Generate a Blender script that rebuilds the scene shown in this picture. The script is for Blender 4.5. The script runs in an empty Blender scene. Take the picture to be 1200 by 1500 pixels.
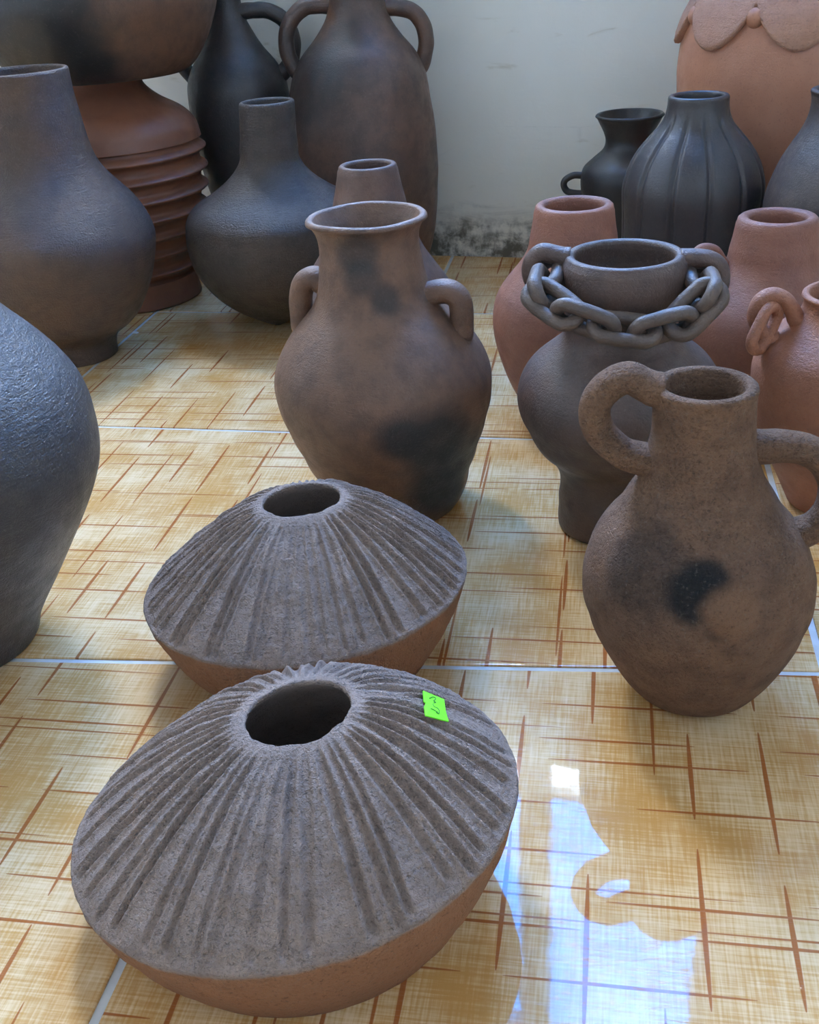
import bpy, bmesh, math, random
import numpy as np
from mathutils import Vector, Matrix, noise

# ------------------------------------------------------------------ camera, sky, light, exposure
sc = bpy.context.scene
COL = sc.collection
CAM_H = 0.7037
FOCAL_PX, PITCH, ROLL, YAW = 1583.47, 0.49762, -0.069585, 0.198166
fwd = Vector((-math.sin(YAW) * math.cos(PITCH), math.cos(YAW) * math.cos(PITCH), -math.sin(PITCH)))
right = Vector((math.cos(YAW), math.sin(YAW), 0))
up = right.cross(fwd)
r2 = math.cos(ROLL) * right + math.sin(ROLL) * up
u2 = -math.sin(ROLL) * right + math.cos(ROLL) * up
cam_data = bpy.data.cameras.new('camera')
cam = bpy.data.objects.new('camera', cam_data)
COL.objects.link(cam)
m = Matrix((r2, u2, -fwd)).transposed().to_4x4()
m.translation = Vector((0, 0, CAM_H))
cam.matrix_world = m
cam_data.sensor_fit = 'HORIZONTAL'
cam_data.sensor_width = 36.0
cam_data.lens = 36.0 * FOCAL_PX / 1200.0
cam_data.clip_start = 0.02
sc.camera = cam

sc.view_settings.view_transform = 'Standard'
sc.view_settings.look = 'None'
sc.view_settings.gamma = 1.0
sc.view_settings.use_curve_mapping = False
sc.view_settings.exposure = 0.4
sc.cycles.use_denoising = True
sc.cycles.max_bounces = 8
sc.cycles.diffuse_bounces = 5
sc.cycles.glossy_bounces = 4
sc.cycles.transparent_max_bounces = 8
sc.cycles.sample_clamp_indirect = 8.0

world = bpy.data.worlds.new('sky')
sc.world = world
world.use_nodes = True
bg = world.node_tree.nodes['Background']
bg.inputs[0].default_value = (0.66, 0.80, 1.0, 1)
bg.inputs[1].default_value = 84.0

# back wall frame: local x runs along the wall, local y into it
WALL_A = math.radians(-8.0)
WALL_O = Vector((-0.296, 2.530, 0))
WIN = (-0.96, 0.68, 1.54, 3.25)      # opening along the wall and in height
CEIL = 3.55

def wall_pt(u, d, z):
    return WALL_O + Vector((math.cos(WALL_A) * u - math.sin(WALL_A) * d, math.sin(WALL_A) * u + math.cos(WALL_A) * d, z))

def area_light(name, loc, target, sx, sy, power, color, portal=False):
    l = bpy.data.lights.new(name, 'AREA')
    l.shape = 'RECTANGLE'
    l.size, l.size_y, l.energy, l.color = sx, sy, power, color
    l.cycles.is_portal = portal
    o = bpy.data.objects.new(name, l)
    COL.objects.link(o)
    o.location = loc
    o.rotation_euler = (Vector(target) - Vector(loc)).to_track_quat('-Z', 'Y').to_euler()
    return o

wc = wall_pt((WIN[0] + WIN[1]) / 2, 0.16, (WIN[2] + WIN[3]) / 2)
area_light('window_back_offscreen', wc, wc + Vector((math.sin(WALL_A), -math.cos(WALL_A), 0)), WIN[1] - WIN[0], WIN[3] - WIN[2], 1, (1, 1, 1), True)

# ------------------------------------------------------------------ measured shapes (metres)
PROFILE = {
    'center': dict(c=[-0.2777,1.2964], lean=-0.0282, z0=0.0, z1=0.3974,
        r=[0.0808,0.0937,0.1015,0.1054,0.114,0.1194,0.1273,0.1326,0.1382,0.1409,0.1411,0.1368,0.1279,0.1151,0.0989,0.081,0.0712,0.0669,0.0639,0.0616,0.0638,0.0746]),
    'jug': dict(c=[0.0982,0.9198], lean=-0.0266, z0=0.0, z1=0.3323,
        r=[0.0548,0.0677,0.0779,0.0861,0.0938,0.1003,0.1043,0.1091,0.1097,0.1085,0.104,0.0984,0.0891,0.0764,0.0675,0.058,0.052,0.0493,0.0462,0.0455,0.0452,0.0462]),
    'chain': dict(c=[0.0164,1.2566], lean=0.0133, z0=0.0, z1=0.3561,
        r=[0.0689,0.0701,0.0692,0.0697,0.0681,0.0685,0.0725,0.0813,0.096,0.1052,0.1113,0.1187,0.1226,0.1235,0.121,0.1147,0.1036,0.0868,0.0705,0.066,0.0665,0.0677,0.0715,0.0734,0.0724,0.0692]),
    'terra': dict(c=[-0.0535,1.6111], lean=0.0179, z0=0.0, z1=0.3323,
        r=[0.061,0.0697,0.0784,0.0867,0.0941,0.1006,0.1063,0.1112,0.1152,0.118,0.1193,0.1187,0.1156,0.1091,0.0985,0.0855,0.0738,0.0663,0.064,0.0611,0.0589,0.0573]),
    'ringed': dict(c=[0.2945,1.3274], lean=-0.0, z0=0.0, z1=0.2847,
        r=[0.048,0.0543,0.0606,0.0671,0.0737,0.0802,0.0866,0.0927,0.0982,0.1029,0.1066,0.1091,0.1105,0.1113,0.111,0.1082,0.1034,0.0921,0.0758,0.0621,0.0572,0.0604]),
    'bigleft': dict(c=[-0.7361,0.9299], lean=0.0, z0=0.0, z1=0.4843,
        r=[0.0934,0.101,0.114,0.1289,0.1435,0.1576,0.1718,0.1851,0.1968,0.2052,0.2089,0.2088,0.2053,0.1979,0.1854,0.1679,0.1475,0.1289,0.1155,0.109,0.1085,0.1082]),
    'footjar': dict(c=[-1.0153,1.8716], lean=-0.0, z0=0.0, z1=0.5225,
        r=[0.0773,0.0779,0.086,0.1153,0.136,0.1482,0.1593,0.1686,0.1754,0.1813,0.1855,0.1859,0.1811,0.1716,0.1582,0.1405,0.123,0.1094,0.1018,0.0978,0.0954,0.0932,0.0908,0.0887,0.088,0.0879]),
    'ribbed': dict(c=[-1.0403,2.2361], lean=0.0, z0=0.0, z1=0.4677,
        r=[0.1409,0.1371,0.1367,0.1394,0.1448,0.1523,0.1611,0.1703,0.1779,0.1835,0.1871,0.1894,0.1906,0.1904,0.1874,0.1805,0.1578,0.1167,0.0894,0.0799]),
    'bowl': dict(c=[-1.0235,2.2361], lean=0.0, z0=0.4677, z1=0.8087,
        r=[0.1678,0.1864,0.1995,0.2103,0.2194,0.2273,0.234,0.2397,0.2437,0.2458,0.2463,0.2456,0.2438,0.2405,0.2349,0.2259,0.2127,0.1961,0.1777,0.1587,0.1397,0.1208]),
    'amphora': dict(c=[-0.5438,2.3626], lean=0.0512, z0=0.0, z1=0.7097,
        r=[0.1378,0.1453,0.1551,0.162,0.1656,0.1682,0.1688,0.1697,0.1679,0.1654,0.161,0.1548,0.149,0.1401,0.1208,0.0903,0.0671,0.058,0.0576,0.0605,0.0678,0.0677]),
    'amphora2': dict(c=[-0.8497,2.4645], lean=-0.0177, z0=0.0, z1=0.7273,
        r=[0.0444,0.0589,0.0727,0.0849,0.0949,0.1032,0.1098,0.1148,0.1182,0.1205,0.1221,0.1219,0.118,0.1025,0.0748,0.0543,0.0393,0.0365,0.0401,0.0483,0.0591,0.071]),
    'bottle': dict(c=[-0.6433,2.0664], lean=0.07, z0=0.0, z1=0.4316,
        r=[0.01,0.0475,0.0818,0.108,0.1285,0.1446,0.1569,0.1652,0.1702,0.1727,0.1729,0.1694,0.1549,0.1203,0.0906,0.0696,0.0578,0.0567,0.0543,0.0537,0.0531,0.0525]),
    'behind': dict(c=[-0.3863,1.7373], lean=0.0232, z0=0.0, z1=0.3726,
        r=[0.1001,0.11,0.1185,0.1301,0.1375,0.1397,0.1413,0.1415,0.1375,0.1332,0.1247,0.1122,0.0996,0.0876,0.079,0.0748,0.0684,0.062,0.0578,0.0535,0.05,0.0471]),
    'flared': dict(c=[0.0393,2.28], lean=-0.0, z0=0.0, z1=0.3499,
        r=[0.0466,0.0515,0.0564,0.0614,0.0664,0.0714,0.0763,0.0806,0.0843,0.087,0.0891,0.0909,0.0928,0.0947,0.0941,0.0882,0.0696,0.0512,0.0461,0.0503,0.0588,0.0672]),
    'gourd': dict(c=[0.1383,1.9008], lean=0.0063, z0=0.0, z1=0.4336,
        r=[0.0507,0.0653,0.08,0.0863,0.0903,0.0982,0.1038,0.1078,0.1109,0.1131,0.114,0.1142,0.1146,0.1159,0.1161,0.1119,0.104,0.0918,0.0744,0.0569,0.0494,0.0485]),
    'bigjar': dict(c=[0.3083,2.1545], lean=-0.0, z0=0.0, z1=0.6611,
        r=[0.1237,0.1333,0.1424,0.1508,0.1582,0.1648,0.1704,0.1752,0.1792,0.1826,0.1853,0.1872,0.1882,0.1888,0.1896,0.1879,0.1825,0.1724,0.1572,0.1399,0.1272,0.1197]),
    'darkright': dict(c=[0.3599,1.7926], lean=-0.0, z0=0.0, z1=0.4502,
        r=[0.0415,0.0498,0.0581,0.0663,0.0745,0.0825,0.0902,0.0973,0.1036,0.1086,0.1121,0.1146,0.1167,0.1175,0.1146,0.1081,0.0996,0.0883,0.0754,0.0658,0.0621,0.0648]),
}
HANDLE = {
    'center_r': [[0.0582,-0.0027,0.2953],[0.0714,-0.0033,0.3006],[0.0875,-0.004,0.3007],[0.0999,-0.0046,0.2903],[0.1023,-0.0047,0.2707],[0.1005,-0.0046,0.2483],[0.0972,-0.0045,0.2229]],
    'center_l': [[-0.0724,0.0033,0.3119],[-0.0852,0.0039,0.3178],[-0.0976,0.0045,0.3124],[-0.1043,0.0048,0.2985],[-0.1069,0.0049,0.2782],[-0.106,0.0049,0.256],[-0.0974,0.0045,0.2371]],
    'jug_l': [[-0.0489,-0.0029,0.3394],[-0.0604,-0.0035,0.3401],[-0.0764,-0.0045,0.3384],[-0.0934,-0.0055,0.3302],[-0.1036,-0.0061,0.3143],[-0.1032,-0.006,0.2948],[-0.0933,-0.0055,0.2775],[-0.0762,-0.0045,0.2639],[-0.0545,-0.0032,0.2569]],
    'jug_r': [[0.0409,0.0024,0.2693],[0.0639,0.0037,0.2701],[0.0838,0.0049,0.2662],[0.1,0.0059,0.2542],[0.1116,0.0065,0.2339],[0.1123,0.0066,0.2093],[0.1028,0.006,0.1897],[0.0873,0.0051,0.1798],[0.0687,0.004,0.1741]],
    'chain_l': [[-0.0624,0.0007,0.3591],[-0.0761,0.0009,0.3593],[-0.0899,0.001,0.3569],[-0.1008,0.0011,0.3468],[-0.1026,0.0012,0.3313],[-0.0951,0.0011,0.3169],[-0.0811,0.0009,0.3089],[-0.0633,0.0007,0.3088]],
    'chain_r': [[0.0713,-0.0008,0.3474],[0.0856,-0.001,0.3484],[0.0989,-0.0011,0.3465],[0.1097,-0.0012,0.3382],[0.1132,-0.0013,0.323],[0.1098,-0.0012,0.3103],[0.0983,-0.0011,0.3014],[0.079,-0.0009,0.2989]],
    'ringed': [[-0.0636,-0.0071,0.2498],[-0.0709,-0.0079,0.2653],[-0.0821,-0.0091,0.2794],[-0.0966,-0.0108,0.2846],[-0.1105,-0.0123,0.2766],[-0.114,-0.0127,0.2589],[-0.1054,-0.0117,0.2405],[-0.0871,-0.0097,0.2257],[-0.0682,-0.0076,0.2193]],
    'flared': [[-0.0789,-0.0019,0.2316],[-0.0926,-0.0022,0.2334],[-0.109,-0.0026,0.234],[-0.1241,-0.0029,0.2263],[-0.1282,-0.003,0.2155],[-0.1212,-0.0029,0.203],[-0.1059,-0.0025,0.1984],[-0.081,-0.0019,0.1963]],
    'amphora_r': [[0.0687,0.0138,0.5565],[0.1024,0.0206,0.5543],[0.1371,0.0275,0.5451],[0.1582,0.0318,0.5185],[0.1631,0.0328,0.4826],[0.1527,0.0307,0.4457],[0.1316,0.0264,0.4141]],
    'amphora_l': [[-0.002,-0.0004,0.5638],[-0.0428,-0.0086,0.5679],[-0.0806,-0.0162,0.5648],[-0.1106,-0.0222,0.5381],[-0.1218,-0.0245,0.4998],[-0.1146,-0.023,0.4619],[-0.0952,-0.0191,0.4292]],
    'amphora2_r': [[0.0042,0.0008,0.5553],[0.0406,0.0082,0.5589],[0.0816,0.0164,0.5548],[0.1132,0.0227,0.5319],[0.1261,0.0253,0.4911],[0.1139,0.0229,0.4497],[0.0783,0.0157,0.4131]],
}
STICKER = {"n":[0.4963,0.2607,0.8281],"quad":[[0.1017,0.0532,0.1583],[0.1179,0.0573,0.1473],[0.1216,0.0395,0.1507],[0.1263,0.0239,0.1528],[0.1102,0.0141,0.1655],[0.1069,0.0279,0.1631],[0.107,0.0347,0.161],[0.1054,0.0357,0.1617]],"strokes":[[[0.108,0.0441,0.1574],[0.1097,0.0497,0.1546],[0.1121,0.0492,0.1534],[0.1114,0.0434,0.1556],[0.1131,0.0426,0.1548],[0.112,0.0395,0.1565]],[[0.1118,0.0371,0.1574],[0.1133,0.0339,0.1575],[0.116,0.0341,0.1558],[0.1179,0.0304,0.1558],[0.1177,0.0261,0.1573],[0.116,0.0264,0.1582]],[[0.1115,0.0279,0.1604],[0.1138,0.0284,0.1589],[0.117,0.0277,0.1572]]]}
OVAL = {"pot1":[-0.2396,0.6293,0.1098,0.1827,0.1657,0.0824,0.172,0.0429,0.0386,0.1414,0.1371,0.0137,0.0022,1.5592,0.1258],"pot2":[-0.3119,0.9584,0.3009,0.1754,0.1587,0.0885,0.1829,0.0415,0.0364,0.1281,0.1374,0.0055,0.0013,1.3709,0.0287]}
CHAIN_PATH = [[-0.0841,0.0009,0.3307],[-0.0875,-0.0714,0.328],[-0.0622,-0.0879,0.3152],[-0.0287,-0.0966,0.3043],[0.0114,-0.0977,0.2958],[0.0487,-0.0906,0.2957],[0.0788,-0.0779,0.3065],[0.094,-0.0731,0.3244],[0.092,-0.001,0.3232]]


# ------------------------------------------------------------------ node helpers
class NT:
    def __init__(self, name):
        self.m = bpy.data.materials.new(name)
        self.m.use_nodes = True
        self.t = self.m.node_tree
        self.p = self.t.nodes['Principled BSDF']
    def n(self, kind, **kw):
        x = self.t.nodes.new(kind)
        for k, v in kw.items():
            setattr(x, k, v)
        return x
    def link(self, a, b):
        self.t.links.new(a, b)
    def put(self, sock, v):
        if hasattr(v, 'is_output') or isinstance(v, bpy.types.NodeSocket):
            self.link(v, sock)
        elif isinstance(v, (tuple, list)) and len(v) == 3 and sock.type == 'RGBA':
            sock.default_value = (*v, 1)
        else:
            sock.default_value = v
    def math(self, op, a, b=0.0, c=0.0, clamp=False):
        x = self.n('ShaderNodeMath', operation=op, use_clamp=clamp)
        for s, v in zip(x.inputs, (a, b, c)):
            self.put(s, v)
        return x.outputs[0]
    def mix(self, f, a, b):
        x = self.n('ShaderNodeMix', data_type='RGBA')
        self.put(x.inputs[0], f); self.put(x.inputs[6], a); self.put(x.inputs[7], b)
        return x.outputs[2]
    def noise(self, vec, scale, detail=3.0, rough=0.55, dist=0.0):
        x = self.n('ShaderNodeTexNoise')
        if vec is not None: self.link(vec, x.inputs['Vector'])
        x.inputs['Scale'].default_value = scale
        x.inputs['Detail'].default_value = detail
        x.inputs['Roughness'].default_value = rough
        x.inputs['Distortion'].default_value = dist
        return x.outputs['Fac']
    def ramp(self, v, lo, hi, a=0.0, b=1.0, smooth=True):
        x = self.n('ShaderNodeMapRange', interpolation_type='SMOOTHSTEP' if smooth else 'LINEAR')
        for s, q in zip(x.inputs, (v, lo, hi, a, b)):
            self.put(s, q)
        return x.outputs[0]
    def coord(self, kind='Object'):
        return self.n('ShaderNodeTexCoord').outputs[kind]
    def mapping(self, vec, scale=(1, 1, 1), rot=(0, 0, 0), loc=(0, 0, 0)):
        x = self.n('ShaderNodeMapping')
        self.link(vec, x.inputs[0])
        x.inputs['Scale'].default_value = scale
        x.inputs['Rotation'].default_value = rot
        x.inputs['Location'].default_value = loc
        return x.outputs[0]
    def sep(self, vec):
        x = self.n('ShaderNodeSeparateXYZ'); self.link(vec, x.inputs[0]); return x.outputs
    def bump(self, height, strength, dist, normal=None):
        x = self.n('ShaderNodeBump')
        self.link(height, x.inputs['Height'])
        x.inputs['Strength'].default_value = strength
        x.inputs['Distance'].default_value = dist
        if normal is not None: self.link(normal, x.inputs['Normal'])
        return x.outputs[0]

def clay(name, base, warm, dark, smudges=(), rough=0.62, grain=1.0, mottle=0.5, spec=0.45, offset=(0, 0, 0), zone=None, speck=0.25):
    """Hand-built low-fired clay: mottled body, fire-clouded dark patches, gritty surface."""
    base, warm, dark = (tuple(c * q for c, q in zip(col_, (1.04, 0.90, 0.80))) for col_ in (base, warm, dark))
    t = NT(name)
    co = t.mapping(t.coord(), loc=offset)
    raw = t.coord()
    big = t.noise(co, 7.0, 3.0, 0.55, 0.4)
    mid = t.noise(co, 38.0, 4.0, 0.6)
    fine = t.noise(co, 260.0, 3.0, 0.65)
    stri = t.noise(t.mapping(co, (9, 9, 70)), 4.0, 3.0, 0.6, 0.6)
    col = t.mix(t.ramp(big, 0.5 - 0.22, 0.5 + 0.22), base, warm)
    col = t.mix(t.math('MULTIPLY', t.ramp(mid, 0.35, 0.75), mottle), col, dark)
    if zone is not None:
        a = t.n('ShaderNodeAttribute', attribute_name='zone')
        z = t.math('ADD', a.outputs['Fac'], t.math('MULTIPLY', t.math('SUBTRACT', mid, 0.5), 0.5))
        col = t.mix(t.ramp(z, 0.35, 0.65), col, zone)
    for (x, y, z, r, s) in smudges:
        d = t.n('ShaderNodeVectorMath', operation='DISTANCE')
        t.link(raw, d.inputs[0]); d.inputs[1].default_value = (x, y, z)
        dd = t.math('ADD', d.outputs['Value'], t.math('MULTIPLY', t.math('SUBTRACT', big, 0.5), r * 0.9))
        f = t.math('MULTIPLY', t.ramp(dd, r * 0.45, r, 1.0, 0.0), abs(s))
        col = t.mix(f, col, (0.018, 0.017, 0.018) if s > 0 else warm)
    col = t.mix(t.math('MULTIPLY', t.ramp(fine, 0.55, 0.8), speck), col, (0.24, 0.19, 0.155))
    col = t.mix(t.math('MULTIPLY', t.ramp(fine, 0.45, 0.25), speck), col, (0.02, 0.016, 0.014))
    t.link(col, t.p.inputs['Base Color'])
    t.p.inputs['Specular IOR Level'].default_value = spec + 0.25
    t.link(t.ramp(mid, 0.3, 0.7, rough - 0.18, rough), t.p.inputs['Roughness'])
    pits = t.ramp(t.noise(co, 340.0, 2.0, 0.6, 0.0), 0.34, 0.48, 0.0, 1.0)
    h = t.math('ADD', t.math('MULTIPLY', fine, 0.8), t.math('MULTIPLY', pits, 0.45))
    h = t.math('ADD', h, t.math('MULTIPLY', t.noise(co, 700.0, 2.0, 0.7), 0.5))
    h = t.math('ADD', h, t.math('MULTIPLY', stri, 0.8))
    h = t.math('ADD', h, t.math('MULTIPLY', mid, 0.8))
    t.link(t.bump(h, min(1.0, 0.55 * grain), 0.0022 * grain), t.p.inputs['Normal'])
    return t.m

def plain(name, color, rough=0.5, spec=0.5):
    t = NT(name)
    n_ = t.noise(t.coord(), 40.0, 3.0)
    t.link(t.mix(t.ramp(n_, 0.3, 0.7), color, tuple(c * 0.85 for c in color)), t.p.inputs['Base Color'])
    t.p.inputs['Roughness'].default_value = rough
    t.p.inputs['Specular IOR Level'].default_value = spec
    return t.m

# ------------------------------------------------------------------ object helpers
def mesh_obj(name, verts, faces, mat, parent=None, smooth=True, loc=(0, 0, 0)):
    me = bpy.data.meshes.new(name)
    me.from_pydata([tuple(v) for v in verts], [], faces)
    bm = bmesh.new(); bm.from_mesh(me)
    bmesh.ops.recalc_face_normals(bm, faces=bm.faces)
    bm.to_mesh(me); bm.free()
    if smooth:
        me.polygons.foreach_set('use_smooth', [True] * len(me.polygons))
    me.materials.append(mat)
    o = bpy.data.objects.new(name, me)
    COL.objects.link(o)
    o.location = loc
    if parent is not None: o.parent = parent
    return o

def tag(o, label, cat, group=None):
    o['label'] = label; o['category'] = cat
    if group: o['group'] = group
    return o

def structure(o, label=None):
    o['kind'] = 'structure'
    if label: o['label'] = label
    return o

def thing(name, loc, label, cat, group=None):
    o = bpy.data.objects.new(name, None)
    COL.objects.link(o)
    o.location = loc
    o.empty_display_size = 0.05
    return tag(o, label, cat, group)

def box_data(x0, x1, y0, y1, z0, z1):
    v = [(x, y, z) for z in (z0, z1) for y in (y0, y1) for x in (x0, x1)]
    f = [(0, 2, 3, 1), (4, 5, 7, 6), (0, 1, 5, 4), (2, 6, 7, 3), (0, 4, 6, 2), (1, 3, 7, 5)]
    return v, f

def boxes(name, lst, mat, parent=None, bevel=0.0):
    V, F = [], []
    for b in lst:
        v, f = box_data(*b)
        k = len(V); V += v; F += [tuple(i + k for i in q) for q in f]
    o = mesh_obj(name, V, F, mat, parent, smooth=False)
    if bevel:
        bm = bmesh.new(); bm.from_mesh(o.data)
        bmesh.ops.bevel(bm, geom=list(bm.edges), offset=bevel, segments=2, affect='EDGES', profile=0.5)
        bm.to_mesh(o.data); bm.free()
    return o

def catmull(pts, per=10):
    P = [np.array(p, float) for p in pts]
    P = [2 * P[0] - P[1]] + P + [2 * P[-1] - P[-2]]
    out = []
    for i in range(1, len(P) - 2):
        for k in range(per):
            t = k / per
            out.append(0.5 * ((2 * P[i]) + (P[i + 1] - P[i - 1]) * t + (2 * P[i - 1] - 5 * P[i] + 4 * P[i + 1] - P[i + 2]) * t * t + (-P[i - 1] + 3 * P[i] - 3 * P[i + 1] + P[i + 2]) * t ** 3))
    out.append(P[-2])
    return out

def profile_curve(rs, z0, z1, n=90):
    k = len(rs)
    pts = catmull([(i / (k - 1), r) for i, r in enumerate(rs)], 8)
    xs = [p[0] for p in pts]; ys = [p[1] for p in pts]
    zz = np.linspace(0, 1, n)
    return [(z0 + (z1 - z0) * t, float(np.interp(t, xs, ys))) for t in zz]

def lathe(name, prof, mat, lean=0.0, thick=0.012, nseg=112, wobble=0.012, seed=0, rfun=None, depth=None, parent=None, loc=(0, 0, 0), lip=1.0, rimwave=0.0):
    """prof: list of (z, r) of the outer wall from the foot up, z from 0."""
    zt = prof[-1][0]
    rings = []          # (z, r, outer?)
    rings.append((0.0, prof[0][1] * 0.5, 0))
    rings.append((0.0, prof[0][1] - min(0.004, prof[0][1] * 0.2), 0))
    rings.append((0.0018, prof[0][1] - 0.0008, 1))
    for z, r in prof[1:-1]:
        if z > 0.004 and z < zt - 0.5 * thick * lip: rings.append((z, r, 1))
    rt = prof[-1][1]
    hw = thick * 0.5
    for k in range(0, 7):          # rounded lip
        a = math.pi * k / 6
        rings.append((zt - hw * lip + hw * lip * math.sin(a) ** 0.8 if 0 < k < 6 else zt - hw * lip, rt - hw + hw * math.cos(a), 1 if k < 3 else 2))
    dep = depth if depth else zt * 0.85
    zi = np.linspace(zt - hw * lip, max(zt - dep, thick), 26)[1:]
    zs = [p[0] for p in prof]; rr = [p[1] for p in prof]
    for z in zi:
        rings.append((float(z), max(float(np.interp(z, zs, rr)) - thick, 0.01), 2))
    rings.append((float(zi[-1]), 0.004, 2))
    V, F = [], []
    for z, r, o in rings:
        for j in range(nseg):
            a = 2 * math.pi * j / nseg
            w = noise.noise(Vector((math.cos(a) * 1.3 + seed * 7.1, math.sin(a) * 1.3, z * 6))) + 0.45 * noise.noise(Vector((math.cos(a) * 3.5, math.sin(a) * 3.5 + seed * 3.3, z * 22)))
            q = r * (1 + wobble * w)
            if rfun and o == 1: q += rfun(a, z, r)
            dz = rimwave * noise.noise(Vector((math.cos(a) * 1.1, math.sin(a) * 1.1, seed + 5.5))) * max(0.0, (z / zt - 0.75) * 4) if o else 0
            V.append((q * math.cos(a) + lean * z, q * math.sin(a), z + dz))
    n = len(rings)
    for i in range(n - 1):
        for j in range(nseg):
            k = (j + 1) % nseg
            F.append((i * nseg + j, i * nseg + k, (i + 1) * nseg + k, (i + 1) * nseg + j))
    F.append(tuple(range(nseg))[::-1])
    F.append(tuple((n - 1) * nseg + j for j in range(nseg)))
    return mesh_obj(name, V, F, mat, parent, loc=loc)

def tube(name, pts, rad, mat, parent=None, closed=False, nseg=20, per=10, flat=1.0, flare=1.25, wob=0.05, seed=0, side=None):
    """Rolled clay coil swept through the points; flat stretches the section along `side`."""
    if closed:
        P = [np.array(p, float) for p in pts]
    else:
        P = catmull(pts, per)
    n = len(P)
    T = []
    for i in range(n):
        a = P[(i - 1) % n] if (closed or i > 0) else P[i]
        b = P[(i + 1) % n] if (closed or i < n - 1) else P[i]
        d = b - a; T.append(d / (np.linalg.norm(d) + 1e-12))
    if side is None:
        c = np.mean(P, 0); u, s, vt = np.linalg.svd(np.array(P) - c)
        side = vt[2]
    side = np.array(side, float) / np.linalg.norm(side)
    V, F = [], []
    for i in range(n):
        s_ = side - T[i] * (side @ T[i]); s_ /= np.linalg.norm(s_) + 1e-12
        o_ = np.cross(T[i], s_)
        e = 1.0
        if not closed:
            f = min(i, n - 1 - i) / (n - 1)
            e = 1 + (flare - 1) * max(0, 1 - f / 0.16) ** 1.5
        for j in range(nseg):
            a = 2 * math.pi * j / nseg
            w = 1 + wob * noise.noise(Vector((P[i][0] * 60 + seed, P[i][1] * 60, P[i][2] * 60 + a)))
            V.append(P[i] + rad * e * w * (math.cos(a) * s_ * flat + math.sin(a) * o_))
    m_ = n if closed else n - 1
    for i in range(m_):
        i2 = (i + 1) % n
        for j in range(nseg):
            k = (j + 1) % nseg
            F.append((i * nseg + j, i * nseg + k, i2 * nseg + k, i2 * nseg + j))
    if not closed:
        F.append(tuple(range(nseg))[::-1]); F.append(tuple((n - 1) * nseg + j for j in range(nseg)))
    return mesh_obj(name, V, F, mat, parent)

def link_loop(a, b, width, normal, n=44):
    """closed stadium loop between two end centres"""
    a, b = np.array(a, float), np.array(b, float)
    t = b - a; L = np.linalg.norm(t); t /= L
    nn = np.array(normal, float); nn -= t * (nn @ t); nn /= np.linalg.norm(nn)
    s = np.cross(t, nn); c = (a + b) / 2; h = width / 2; st = max(L / 2 - h, 0.0)
    out = []
    for i in range(n):
        ang = 2 * math.pi * i / n
        x = math.cos(ang) * h; y = math.sin(ang) * h
        out.append(c + t * (x + math.copysign(st, math.cos(ang)) * min(1, abs(math.cos(ang)) * 3)) + s * y)
    return out, nn

# ------------------------------------------------------------------ setting: floor of printed tiles
TILE = 0.595
COL0 = -0.362
ROW_FRONT = (0.055, 0.938)       # slope, offset of the joint between the two nearest rows
ROW_BACK = (-0.036, 1.508)

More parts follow.
